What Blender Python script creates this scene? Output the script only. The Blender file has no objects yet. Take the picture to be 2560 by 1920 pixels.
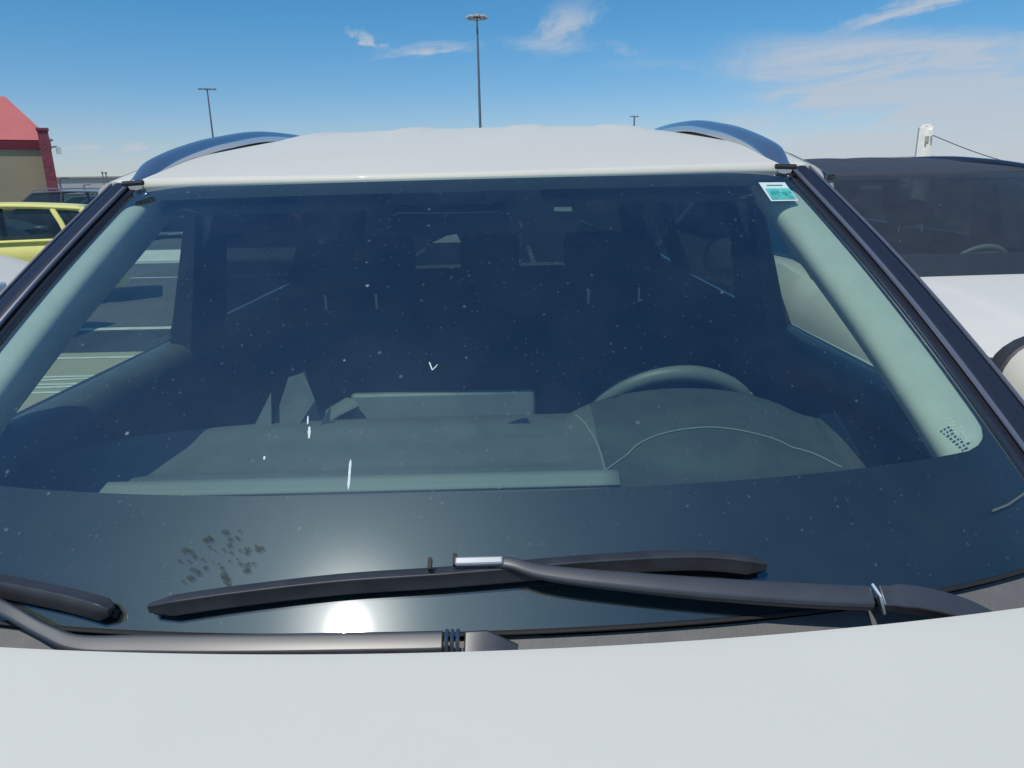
import bpy, bmesh, math, random
from math import sin, cos, pi, radians as R_, sqrt
from mathutils import Vector, Matrix
random.seed(7)
C = bpy.context.scene.collection
sc = bpy.context.scene

# ------------------------------------------------------------------ camera
cam = bpy.data.objects.new('camera', bpy.data.cameras.new('camera'))
C.objects.link(cam); sc.camera = cam
cam.data.sensor_width = 36; cam.data.lens = 36*1800/2560
cam.data.clip_start = .02; cam.data.clip_end = 4000
cam.matrix_world = Matrix.Translation((0, 0, 1.55)) @ Matrix.Rotation(R_(90-15.4), 4, 'X') @ Matrix.Rotation(R_(-1.2), 4, 'Z')

# ------------------------------------------------------------------ light
SUN_EL, SUN_AZ = 59.0, -150.0            # azimuth from +Y towards +X
sd = Vector((cos(R_(SUN_EL))*sin(R_(SUN_AZ)), cos(R_(SUN_EL))*cos(R_(SUN_AZ)), sin(R_(SUN_EL))))
sun = bpy.data.objects.new('sun', bpy.data.lights.new('sun', 'SUN')); C.objects.link(sun)
sun.data.energy = 3.5; sun.data.angle = R_(.53); sun.data.color = (1, .94, .84)
sun.rotation_euler = sd.to_track_quat('Z', 'Y').to_euler(); sun.location = (0, 0, 50)
sc.view_settings.view_transform = 'Standard'; sc.view_settings.look = 'None'
sc.view_settings.exposure = -.15; sc.view_settings.gamma = 1
SKY = .12

# ------------------------------------------------------------------ node helpers
class NT:
    def __init__(s, tree): s.t = tree; s.n = tree.nodes; s.l = tree.links
    def add(s, typ, **kw):
        n = s.n.new(typ)
        for k, v in kw.items(): setattr(n, k, v)
        return n
    def link(s, a, b): s.l.new(a, b)
    def put(s, sock, v):
        if isinstance(v, bpy.types.NodeSocket): s.l.new(v, sock)
        else: sock.default_value = v
    def m(s, op, a, b=0., c=0., clamp=False):
        n = s.n.new('ShaderNodeMath'); n.operation = op; n.use_clamp = clamp
        s.put(n.inputs[0], a); s.put(n.inputs[1], b); s.put(n.inputs[2], c); return n.outputs[0]
    def noise(s, vec, scale, detail=4, rough=.55, dist=0.):
        n = s.n.new('ShaderNodeTexNoise'); s.put(n.inputs['Vector'], vec)
        n.inputs['Scale'].default_value = scale; n.inputs['Detail'].default_value = detail
        n.inputs['Roughness'].default_value = rough; n.inputs['Distortion'].default_value = dist
        return n.outputs[0]
    def ramp(s, x, lo, hi, a=0., b=1.):
        n = s.n.new('ShaderNodeMapRange'); n.interpolation_type = 'SMOOTHSTEP'
        s.put(n.inputs[0], x); s.put(n.inputs[1], lo); s.put(n.inputs[2], hi); s.put(n.inputs[3], a); s.put(n.inputs[4], b)
        return n.outputs[0]
    def mixc(s, f, a, b):
        n = s.n.new('ShaderNodeMix'); n.data_type = 'RGBA'
        s.put(n.inputs[0], f); s.put(n.inputs[6], a); s.put(n.inputs[7], b); return n.outputs[2]

# ------------------------------------------------------------------ sky
w = bpy.data.worlds.new('World'); sc.world = w; w.use_nodes = True
T = NT(w.node_tree); T.n.clear()
out = T.add('ShaderNodeOutputWorld'); bg = T.add('ShaderNodeBackground')
sky = T.add('ShaderNodeTexSky'); sky.sky_type = 'NISHITA'; sky.sun_disc = False
sky.sun_elevation = R_(SUN_EL); sky.sun_rotation = R_(SUN_AZ)
sky.air_density = 1.0; sky.dust_density = .25; sky.ozone_density = 3.0; sky.altitude = 300
tc = T.add('ShaderNodeTexCoord'); sp = T.add('ShaderNodeSeparateXYZ'); T.link(tc.outputs['Generated'], sp.inputs[0])
X, Y, Z = sp.outputs
az = T.m('MULTIPLY', T.m('ARCTAN2', X, Y), 180/pi)
el = T.m('MULTIPLY', T.m('ARCSINE', Z), 180/pi)
cv = T.add('ShaderNodeCombineXYZ'); T.link(T.m('MULTIPLY', az, .16), cv.inputs[0]); T.link(T.m('ADD', el, T.m('MULTIPLY', az, -.09)), cv.inputs[1])
grade = T.add('ShaderNodeMix', data_type='RGBA', blend_type='MULTIPLY'); grade.inputs[0].default_value = 1
T.link(sky.outputs[0], grade.inputs[6]); T.link(T.mixc(T.ramp(el, 25, 75), T.mixc(T.ramp(el, -1, 14), (.74, .76, .90, 1), (.36, .81, 1.01, 1)), (.20, .90, 1.25, 1)), grade.inputs[7])
n1 = T.noise(cv.outputs[0], .75, 6, .62, .8)          # streaky
cv2 = T.add('ShaderNodeCombineXYZ'); T.link(az, cv2.inputs[0]); T.link(el, cv2.inputs[1])
n2 = T.noise(cv2.outputs[0], .9, 6, .62, .3)
azw = T.m('ADD', az, T.m('MULTIPLY', T.m('SUBTRACT', n2, .5), 4.4))
elw = T.m('ADD', el, T.m('MULTIPLY', T.m('SUBTRACT', n1, .5), 2.2))
def blob(a0, e0, L, W, ang, gain, soft=1.0):
    """soft elongated patch of cloud, degrees on the sky"""
    ca, sa = cos(R_(ang)), sin(R_(ang))
    da = T.m('SUBTRACT', azw, a0); de = T.m('SUBTRACT', elw, e0)
    p = T.m('DIVIDE', T.m('ADD', T.m('MULTIPLY', da, ca), T.m('MULTIPLY', de, sa)), L)
    q = T.m('DIVIDE', T.m('SUBTRACT', T.m('MULTIPLY', de, ca), T.m('MULTIPLY', da, sa)), W)
    r = T.m('SQRT', T.m('ADD', T.m('MULTIPLY', p, p), T.m('MULTIPLY', q, q)))
    return T.m('MULTIPLY', T.ramp(r, 1.0, 1-soft), gain)
cl = None
for b in [(30.5, 5.7, 17.5, 3.6, -8, 1.15, .45), (23, 7.9, 9.5, 1.9, -7, .9, .8), (27, 10.3, 8, .9, 13, 1.0, .9), (34, 11.5, 5, .6, 14, .4, .9),
          (29, 1.8, 16, 2.0, -3, 1.0, .7), (18, 4.2, 5, 1.0, 3, .45, .9),
          (-9.9, 10.1, 2.0, .5, -24, 1.1, 1), (-5.6, 9.55, 4.8, .5, 5, .95, 1), (-8.2, 9.1, 2.4, .3, 12, .4, 1),
          (4.3, 11.0, 3.6, 2.0, 28, .85, 1), (3.2, 9.9, 4.2, .8, -4, .65, 1), (8.6, 9.3, 2.6, .45, -20, .3, 1), (11, 8.2, 6, .5, -3, .2, 1),
          (-26.0, 2.95, 1.6, .45, 1, 1.3, .8), (-29.3, 2.85, 1.8, .42, 0, 1.1, .8), (-22.8, 2.7, 1.6, .38, 1, 1.2, .8),
          (-26, 1.9, 5, .4, 1, .3, 1), (60, 14, 22, 8, -10, .7, .9), (-80, 25, 25, 6, 20, .5, 1), (150, 30, 30, 8, 10, .5, 1)]:
    v = blob(*b); cl = v if cl is None else T.m('MAXIMUM', cl, v)
tex = T.ramp(n1, .30, .66, .40, 1.18)
cl = T.m('MULTIPLY', cl, tex, clamp=True)
veil = T.ramp(T.m('ADD', el, T.m('MULTIPLY', n1, 1.5)), 8., .5, 0., .34)      # thin pale band low down
cov = T.m('ADD', cl, veil, clamp=True)
hor = T.ramp(el, 0, 14)
ccol = T.add('ShaderNodeRGB'); ccol.outputs[0].default_value = (4.65, 5.1, 5.75, 1)
mx = T.mixc(T.m('MULTIPLY', cov, .80), grade.outputs[2], ccol.outputs[0])
T.link(mx, bg.inputs[0]); bg.inputs[1].default_value = SKY; T.link(bg.outputs[0], out.inputs[0])

# ------------------------------------------------------------------ materials
M = {}
def mat(name, col, rough=.5, metal=0., coat=0., spec=.5, var=0., vscale=8., bump=0., bscale=60., emit=None):
    m = bpy.data.materials.new(name); m.use_nodes = True; t = NT(m.node_tree)
    p = t.n['Principled BSDF']
    p.inputs['Base Color'].default_value = (*col, 1); p.inputs['Roughness'].default_value = rough
    p.inputs['Metallic'].default_value = metal; p.inputs['Coat Weight'].default_value = coat
    p.inputs['Coat Roughness'].default_value = .04; p.inputs['Specular IOR Level'].default_value = spec
    if var or bump:
        tcn = t.add('ShaderNodeTexCoord')
    if var:
        n = t.noise(tcn.outputs['Object'], vscale, 5)
        f = t.ramp(n, .3, .7)
        a = tuple(max(0, c*(1-var)) for c in col)+(1,); b = tuple(min(1, c*(1+var)) for c in col)+(1,)
        t.link(t.mixc(f, a, b), p.inputs['Base Color'])
    if bump:
        bn = t.add('ShaderNodeBump'); bn.inputs['Strength'].default_value = bump; bn.inputs['Distance'].default_value = .002
        t.link(t.noise(tcn.outputs['Object'], bscale, 4), bn.inputs['Height']); t.link(bn.outputs[0], p.inputs['Normal'])
    M[name] = m; return m
mat('white_paint', (.665, .645, .575), .42, coat=.02, spec=.12, var=.022, vscale=1.6)
mat('white_paint_worn', (.68, .66, .60), .4, coat=.05, spec=.15, var=.02, vscale=3)
mat('yellow_paint', (.97, .89, .27), .34, coat=.2, var=.02)
mat('grey_paint', (.11, .115, .125), .3, metal=.3, coat=.8)
mat('silver_paint', (.42, .43, .45), .3, metal=.5, coat=.7)
mat('black_paint', (.020, .021, .032), .25, coat=.5)
mat('molding', (.20, .20, .24), .3, metal=.6)
mat('blue_paint', (.03, .06, .14), .3, coat=.8)
mat('red_paint', (.30, .02, .02), .3, coat=.8)
mat('dark_plastic', (.045, .047, .052), .55, var=.15, vscale=40, bump=.3, bscale=300)
mat('cowl_plastic', (.15, .15, .152), .62, var=.08, vscale=30, bump=.4, bscale=400)
mat('wiper_rubber', (.032, .033, .038), .42, var=.2, vscale=30, spec=.6)
mat('wiper_metal', (.036, .038, .045), .46, var=.12, vscale=25, spec=1.0, coat=.25)
M['wiper_metal'].node_tree.nodes['Principled BSDF'].inputs['Coat Roughness'].default_value = .33
mat('rubber', (.02, .02, .021), .7)
mat('frit_black', (.010, .011, .014), .5)
mat('tyre_rubber', (.025, .025, .026), .8, bump=.4)
mat('alloy', (.45, .46, .47), .3, metal=1)
mat('chrome', (.85, .86, .88), .3, metal=1)
mat('rail_metal', (.50, .54, .62), .22, metal=.9, coat=.15)
mat('dash_vinyl', (.12, .132, .13), .55, var=.08, vscale=18, bump=.5, bscale=500)
mat('wheel_leather', (.17, .185, .18), .42, var=.06, vscale=18, bump=.3, bscale=500)
mat('roof_dark', (.055, .05, .055), .5, spec=.4)
mat('dash_dark', (.070, .078, .078), .55, var=.1, vscale=18, bump=.4, bscale=500)
mat('stitching', (.24, .26, .25), .7)
mat('trim_cloth', (.60, .58, .53), .8, var=.04, vscale=30)
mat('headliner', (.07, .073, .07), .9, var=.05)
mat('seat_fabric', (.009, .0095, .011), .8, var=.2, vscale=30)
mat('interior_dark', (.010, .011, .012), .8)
mat('door_vinyl', (.085, .095, .10), .5, var=.1, vscale=15)
mat('belt_webbing', (.05, .055, .055), .8)
mat('lamp_glass', (.75, .78, .8), .1, coat=1)
mat('tail_glass', (.35, .01, .01), .15, coat=1)
mat('sticker_white', (.62, .72, .70), .6)
mat('sticker_teal', (.08, .45, .42), .6, var=.3, vscale=60)
mat('sticker_ink', (.04, .30, .29), .6)
mat('print_dark', (.32, .40, .36), .6)
mat('paper_card', (.10, .115, .12), .8, var=.15, vscale=20)
mat('glint_white', (.60, .68, .68), .8)  # pale colour of the sun glints painted on the windshield
mat('concrete', (.42, .40, .36), .85, var=.12, vscale=5, bump=.4)
mat('white_concrete', (.78, .76, .70), .8, var=.06, vscale=4)
mat('post_white', (.92, .88, .78), .8, var=.08, vscale=5)
mat('beige_wall', (.42, .355, .225), .85, var=.05, vscale=.8)
mat('red_roof', (.56, .15, .14), .7, var=.06, vscale=.6)
mat('red_trim', (.20, .025, .04), .7, var=.1, vscale=2)
mat('pale_wall', (.50, .49, .45), .85, var=.05, vscale=.1)
mat('steel', (.16, .18, .21), .5, metal=.2)
mat('cable_black', (.10, .10, .10), .6)
mat('line_white', (.75, .75, .70), .7, var=.1, vscale=6)

# brick pier
m = mat('brick_red', (.22, .04, .05), .85); t = NT(m.node_tree); p = t.n['Principled BSDF']
bt = t.add('ShaderNodeTexBrick'); tcn = t.add('ShaderNodeTexCoord'); mp = t.add('ShaderNodeMapping'); mp.inputs['Rotation'].default_value = (R_(90), 0, 0)
t.link(tcn.outputs['Object'], mp.inputs[0]); t.link(mp.outputs[0], bt.inputs[0])
bt.inputs['Color1'].default_value = (.20, .03, .05, 1); bt.inputs['Color2'].default_value = (.28, .06, .08, 1); bt.inputs['Mortar'].default_value = (.30, .12, .14, 1)
bt.inputs['Scale'].default_value = 2.2; t.link(bt.outputs[0], p.inputs['Base Color'])

# asphalt / concrete ground
def ground_mat(name, c1, c2, sc1=.35, speck=.35):
    m = bpy.data.materials.new(name); m.use_nodes = True; t = NT(m.node_tree); p = t.n['Principled BSDF']
    tcn = t.add('ShaderNodeTexCoord'); o = tcn.outputs['Object']
    f = t.m('ADD', t.m('MULTIPLY', t.noise(o, sc1, 6), .6), t.m('MULTIPLY', t.noise(o, 70, 3, .7), speck))
    t.link(t.mixc(t.ramp(f, .25, .7), (*c1, 1), (*c2, 1)), p.inputs['Base Color']); p.inputs['Roughness'].default_value = .9
    bn = t.add('ShaderNodeBump'); bn.inputs['Strength'].default_value = .5; bn.inputs['Distance'].default_value = .01
    t.link(t.noise(o, 90, 3, .7), bn.inputs['Height']); t.link(bn.outputs[0], p.inputs['Normal'])
    M[name] = m
ground_mat('asphalt', (.085, .085, .085), (.15, .148, .14))
ground_mat('asphalt_dark', (.025, .027, .03), (.045, .047, .05))
ground_mat('apron_concrete', (.36, .32, .20), (.48, .43, .29))
ground_mat('dry_soil', (.16, .15, .12), (.24, .22, .18), .05)

def glass(name, tint, gain=1.5, dust=.0, specks=False, haze=0.):
    m = bpy.data.materials.new(name); m.use_nodes = True; t = NT(m.node_tree); t.n.clear()
    o = t.add('ShaderNodeOutputMaterial')
    tr = t.add('ShaderNodeBsdfTransparent'); tr.inputs[0].default_value = (*tint, 1)
    gl = t.add('ShaderNodeBsdfGlossy'); gl.inputs['Roughness'].default_value = .03; gl.inputs['Color'].default_value = (.70, .88, 1, 1)
    fr = t.add('ShaderNodeFresnel'); fr.inputs[0].default_value = 1.5
    g = t.add('ShaderNodeNewGeometry')
    # same reflectance from both sides of the thin pane
    lw = t.m('MINIMUM', t.m('ABSOLUTE', t.m('SUBTRACT', 1, 0)), 1)
    dp = t.add('ShaderNodeVectorMath', operation='DOT_PRODUCT'); t.link(g.outputs['Normal'], dp.inputs[0]); t.link(g.outputs['Incoming'], dp.inputs[1])
    c = t.m('ABSOLUTE', dp.outputs['Value'])
    sch = t.m('ADD', .042, t.m('MULTIPLY', .958, t.m('POWER', t.m('SUBTRACT', 1, c), 5)))
    fac = t.m('MULTIPLY', sch, gain, clamp=True)
    mix = t.add('ShaderNodeMixShader'); t.link(fac, mix.inputs[0]); t.link(tr.outputs[0], mix.inputs[1]); t.link(gl.outputs[0], mix.inputs[2])
    last = mix
    if haze:
        gh = t.add('ShaderNodeBsdfGlossy'); gh.inputs['Roughness'].default_value = .36; gh.inputs['Color'].default_value = (.9, .93, 1, 1)
        m3 = t.add('ShaderNodeMixShader'); m3.inputs[0].default_value = haze
        t.link(last.outputs[0], m3.inputs[1]); t.link(gh.outputs[0], m3.inputs[2]); last = m3
        gh = t.add('ShaderNodeBsdfGlossy'); gh.distribution = 'BECKMANN'; gh.inputs['Roughness'].default_value = .10; gh.inputs['Color'].default_value = (.9, .93, 1, 1)
        g2 = t.add('ShaderNodeBsdfGlossy'); g2.distribution = 'BECKMANN'; g2.inputs['Roughness'].default_value = .20; g2.inputs['Color'].default_value = (.92, .95, 1, 1)
        m4 = t.add('ShaderNodeMixShader'); m4.inputs[0].default_value = .0045
        t.link(last.outputs[0], m4.inputs[1]); t.link(g2.outputs[0], m4.inputs[2]); last = m4
        m3 = t.add('ShaderNodeMixShader'); m3.inputs[0].default_value = .0045
        t.link(last.outputs[0], m3.inputs[1]); t.link(gh.outputs[0], m3.inputs[2]); last = m3
    if dust or specks:
        tcn = t.add('ShaderNodeTexCoord'); ob = tcn.outputs['Object']
        d = t.m('MULTIPLY', t.ramp(t.noise(ob, 9, 6, .65), .3, .75, *((.55, 1.35) if dust < .05 else (.85, 1.12))), dust)
        if specks:
            for scale, rad, thr, amt in ((34, .10, .55, .14), (80, .16, .60, .09), (18, .05, .80, .42), (9, .022, .6, .5), (140, .25, .75, .05)):
                vo = t.add('ShaderNodeTexVoronoi'); vo.inputs['Scale'].default_value = scale; t.link(ob, vo.inputs['Vector'])
                sx = t.add('ShaderNodeSeparateColor'); t.link(vo.outputs['Color'], sx.inputs[0])
                keep = t.m('GREATER_THAN', sx.outputs[0], thr)
                sz = t.m('MULTIPLY', t.m('ADD', sx.outputs[1], .4), rad)
                sp_ = t.m('MULTIPLY', t.ramp(vo.outputs['Distance'], sz, 0.), keep)
                d = t.m('ADD', d, t.m('MULTIPLY', sp_, amt))
        df = t.add('ShaderNodeBsdfDiffuse'); df.inputs[0].default_value = (.62, .68, .75, 1)
        m2 = t.add('ShaderNodeMixShader'); t.link(t.m('ADD', d, 0, clamp=True), m2.inputs[0])
        t.link(last.outputs[0], m2.inputs[1]); t.link(df.outputs[0], m2.inputs[2]); last = m2
    t.link(last.outputs[0], o.inputs[0]); M[name] = m
glass('windshield_glass', (.74, .89, .81), 3.0, .013, True, .0065)
glass('side_glass', (.80, .90, .80), 1.5, .004)
glass('privacy_glass', (.05, .06, .065), 1.6, .006)
glass('dusty_glass', (.60, .70, .66), 1.5, .050, True, .0)
glass('car_glass', (.34, .42, .39), 1.4, .02)

m = bpy.data.materials.new('shade_dots'); m.use_nodes = True; t = NT(m.node_tree); t.n.clear()
o = t.add('ShaderNodeOutputMaterial'); tr = t.add('ShaderNodeBsdfTransparent'); tr.inputs[0].default_value = (.86, .84, .87, 1); t.link(tr.outputs[0], o.inputs[0]); M['shade_dots'] = m
# dirty smear: half see-through film
m = bpy.data.materials.new('smudge_film'); m.use_nodes = True; t = NT(m.node_tree); t.n.clear()
o = t.add('ShaderNodeOutputMaterial'); tr = t.add('ShaderNodeBsdfTransparent'); df = t.add('ShaderNodeBsdfDiffuse'); df.inputs[0].default_value = (.05, .06, .06, 1)
mx_ = t.add('ShaderNodeMixShader'); mx_.inputs[0].default_value = .45; t.link(tr.outputs[0], mx_.inputs[1]); t.link(df.outputs[0], mx_.inputs[2]); t.link(mx_.outputs[0], o.inputs[0]); M['smudge_film'] = m

# ------------------------------------------------------------------ mesh helpers
def link(name, V, F, material, par=None, smooth=True, solid=0., bev=0., off=-1., seg=2):
    me = bpy.data.meshes.new(name); me.from_pydata([tuple(v) for v in V], [], F); me.update()
    bm = bmesh.new(); bm.from_mesh(me); bmesh.ops.remove_doubles(bm, verts=bm.verts, dist=1e-5)
    bmesh.ops.recalc_face_normals(bm, faces=bm.faces) if solid == 0 and len(bm.faces) > 1 and all(len(e.link_faces) == 2 for e in bm.edges) else None
    bm.to_mesh(me); bm.free()
    o = bpy.data.objects.new(name, me); C.objects.link(o)
    ml = material if isinstance(material, (list, tuple)) else [material]
    for k in ml: me.materials.append(M[k])
    if smooth:
        for p in me.polygons: p.use_smooth = True
        try: me.set_sharp_from_angle(angle=R_(38))
        except Exception: pass
    if solid: md = o.modifiers.new('solid', 'SOLIDIFY'); md.thickness = abs(solid); md.offset = off
    if bev:
        md = o.modifiers.new('bevel', 'BEVEL'); md.width = bev; md.segments = seg; md.limit_method = 'ANGLE'; md.angle_limit = R_(35)
    if par: o.parent = par
    return o
class MB:
    def __init__(s): s.V = []; s.F = []
    def add(s, V, F):
        n = len(s.V); s.V += [Vector(v) for v in V]; s.F += [tuple(i+n for i in f) for f in F]; return s
    def grid(s, fn, us, vs):
        V = [fn(u, v) for v in vs for u in us]; n = len(us)
        F = [(j*n+i, j*n+i+1, (j+1)*n+i+1, (j+1)*n+i) for j in range(len(vs)-1) for i in range(n-1)]
        return s.add(V, F)
    def box(s, c, d, rot=None, taper=1.):
        V = []
        for z in (-.5, .5):
            k = taper if z > 0 else 1.
            for x, y in ((-.5, -.5), (.5, -.5), (.5, .5), (-.5, .5)):
                v = Vector((x*d[0]*k, y*d[1]*k, z*d[2]))
                if rot is not None: v = rot @ v
                V.append(v+Vector(c))
        return s.add(V, [(3, 2, 1, 0), (4, 5, 6, 7), (0, 1, 5, 4), (1, 2, 6, 5), (2, 3, 7, 6), (3, 0, 4, 7)])
    def tube(s, pts, rad, n=10, sx=1., sy=1., up=(0, 0, 1), prof=None, cap=True):
        """sweep a profile along points; rad may be a list"""
        pts = [Vector(p) for p in pts]; rr = rad if isinstance(rad, (list, tuple)) else [rad]*len(pts)
        pr = prof or [(cos(2*pi*i/n)*sx, sin(2*pi*i/n)*sy) for i in range(n)]; n = len(pr)
        V = []
        ups = up if isinstance(up, list) else [up]*len(pts)
        for i, p in enumerate(pts):
            tg = (pts[min(i+1, len(pts)-1)]-pts[max(i-1, 0)]).normalized()
            sd_ = tg.cross(Vector(ups[i]))
            if sd_.length < 1e-6: sd_ = tg.cross(Vector((0, 1, .01)))
            sd_.normalize(); u_ = sd_.cross(tg)
            V += [p+sd_*a*rr[i]+u_*b*rr[i] for a, b in pr]
        F = [(i*n+k, i*n+(k+1) % n, (i+1)*n+(k+1) % n, (i+1)*n+k) for i in range(len(pts)-1) for k in range(n)]
        if cap: F += [tuple(range(n))[::-1], tuple((len(pts)-1)*n+k for k in range(n))]
        return s.add(V, F)
    def cyl(s, a, b, r, n=16, r2=None):
        a = Vector(a); b = Vector(b); up = (0, 0, 1) if abs((b-a).normalized().z) < .9 else (0, 1, 0)
        return s.tube([a, b], [r, r if r2 is None else r2], n, up=up)
    def build(s, name, material, par=None, **kw): return link(name, s.V, s.F, material, par, **kw)
def lin(a, b, n): return [a+(b-a)*i/(n-1) for i in range(n)]
def lerp(a, b, t): return a+(b-a)*t
def curve(pts, n):
    """Catmull-Rom through points"""
    P = [Vector(p) for p in pts]; P = [P[0]*2-P[1]]+P+[P[-1]*2-P[-2]]; out = []
    for i in range(1, len(P)-2):
        for k in range(n):
            t = k/n; a, b, c, d = P[i-1:i+3]
            out.append(.5*((2*b)+(c-a)*t+(2*a-5*b+4*c-d)*t*t+(3*b-a-3*c+d)*t**3))
    out.append(P[-2]); return out
def poly_holes(pts, holes):
    bm = bmesh.new(); E = []
    for lp in [pts]+holes:
        vs = [bm.verts.new(p) for p in lp]; E += [bm.edges.new((vs[i], vs[(i+1) % len(vs)])) for i in range(len(vs))]
    bmesh.ops.triangle_fill(bm, use_beauty=True, use_dissolve=False, edges=E)
    bm.verts.index_update(); V = [v.co.copy() for v in bm.verts]; F = [tuple(v.index for v in f.verts) for f in bm.faces]
    bm.free(); return V, F
def empty(name, loc, label, cat, rz=0., group=None):
    o = bpy.data.objects.new(name, None); C.objects.link(o); o.location = loc; o.rotation_euler = (0, 0, rz)
    o['label'] = label; o['category'] = cat
    if group: o['group'] = group
    o.empty_display_size = .3
    return o
def tag(o, label=None, cat=None, group=None, kind=None):
    if label: o['label'] = label
    if cat: o['category'] = cat
    if group: o['group'] = group
    if kind: o['kind'] = kind
    return o

# ================================================================== GROUND
def sheet(name, x0, x1, y0, y1, z, mt, n=1):
    mb = MB(); mb.grid(lambda u, v: (u, v, z), lin(x0, x1, n+1), lin(y0, y1, n+1))
    return tag(mb.build(name, mt, smooth=False), kind='structure')
sheet('ground', -1500, 1500, -1500, 1500, 0, 'dry_soil')
sheet('parking_lot', -70, 70, -30, 95, .004, 'asphalt')
sheet('concrete_apron', -5.0, 60, -8, 7.13, .008, 'apron_concrete')
sheet('dark_strip', -60, 60, 7.13, 8.28, .008, 'asphalt_dark')  # darker band across the lot
# painted lines
ln = MB()
def line(x0, y0, x1, y1, wd=.11, z=.012):
    a = Vector((x0, y0, z)); b = Vector((x1, y1, z)); d = (b-a).normalized(); s = Vector((-d.y, d.x, 0))*wd/2
    ln.add([a-s, b-s, b+s, a+s], [(0, 1, 2, 3)])
line(-60, 8.42, 60, 8.42, .16); line(-60, 13.7, 60, 13.7, .10)
line(-4.9, 6.88, 6, 6.88, .07)
for k in range(5): line(-4.35+.02*k, 5.62+.13*k, -3.4+.0*k, 5.66+.13*k+(.04 if k % 2 else -.03), .055)
line(-3.45, 5.6, -3.3, 6.2, .06)
for k in range(-8, 9): line(k*2.7+1.2, -1.6, k*2.7+1.2, 3.6, .1, .0125)
for k in range(-12, 12):
    if k > -2 or k < -7: line(k*2.7+.5, 14.5, k*2.7+.5, 19.3, .1)
    line(k*2.7+.5, 28, k*2.7+.5, 33, .1)
tag(ln.build('painted_lines', 'line_white', smooth=False), kind='structure')

# ================================================================== SUV (main car and its neighbour)
def WS(s, t, h=0.):
    def P(s, t):
        a = .6*s*s+.4*s**4; b = math.sin(pi*t)
        return Vector((s*(.765-.2*t), (.018+.582*t)*(1-a)+(.16+.50*t)*a, (1.115+.45*t+.022*b)*(1-a)+(1.115+.446*t+.02*b)*a))
    p = P(s, t)
    if h:
        e = 1e-3; n = (P(s+e, t)-P(s-e, t)).cross(P(s, t+e)-P(s, t-e)).normalized(); p = p+n*h
    return p
def OE(t): return Vector((.60+.223*(1-t), .665-.495*(1-t)-.0, 1.562-.442*(1-t)+.02*sin(pi*t)))
def sidex(z): return .80-(z-1.17)*.46
CROWN = [.145]
def zc(y):
    if y < 1.75: return 1.568+CROWN[0]*(1-((1.75-y)/1.15)**2)
    return 1.568+CROWN[0]-.07*((y-1.75)/1.3)**2
def ss(x, a, b):
    t = max(0, min(1, (x-a)/(b-a))); return t*t*(3-2*t)
def roofz(x, y, ribs=True):
    k = ss(y, .6, 1.4); r = abs(x)/.62
    z = zc(y)-(.005+.047*k)*r**5-.006*r*r
    if ribs:
        for c in (-.40, -.155, .13, .37):
            z += .0055*ss(y, .95, 1.3)*max(0, 1-((x-c)/.05)**4)
    return z
def hood_back(x): return -.052+.19*x*x
def hoodz(x, y):
    d = hood_back(x)-y; return 1.134-.018*(x/.72)**2-.055*d-.115*d*d-.006*ss(abs(x), .42, .46)*ss(d, .05, .3)
def hw(y):
    if y < -.6: return .90-.33*((-.6-y)/.65)**2.6
    if y > 2.6: return .90-.20*((y-2.6)/.75)**2.2
    return .90
def dashz(x, y):
    z = 1.09+.04*ss(y, .40, .66)-.012*ss(abs(x), .45, .75)
    z -= .015*ss(y, .49, .52)*(1-ss(y, .60, .66))*(1-ss(x, .15, .22))*ss(x, -.7, -.5)
    r = ((x-.405)/.215)**2+((y-.73)/.27)**2
    if r < 1: z += .030*(1-r)**.7
    return z
def dashe(x): # rear edge of the dash top
    return .675-.045*ss(-x, .15, .75)-.08*ss(-x, .6, .85)-.15*ss(x, .55, .85)+.05*max(0, 1-((x-.405)/.22)**2)

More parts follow.
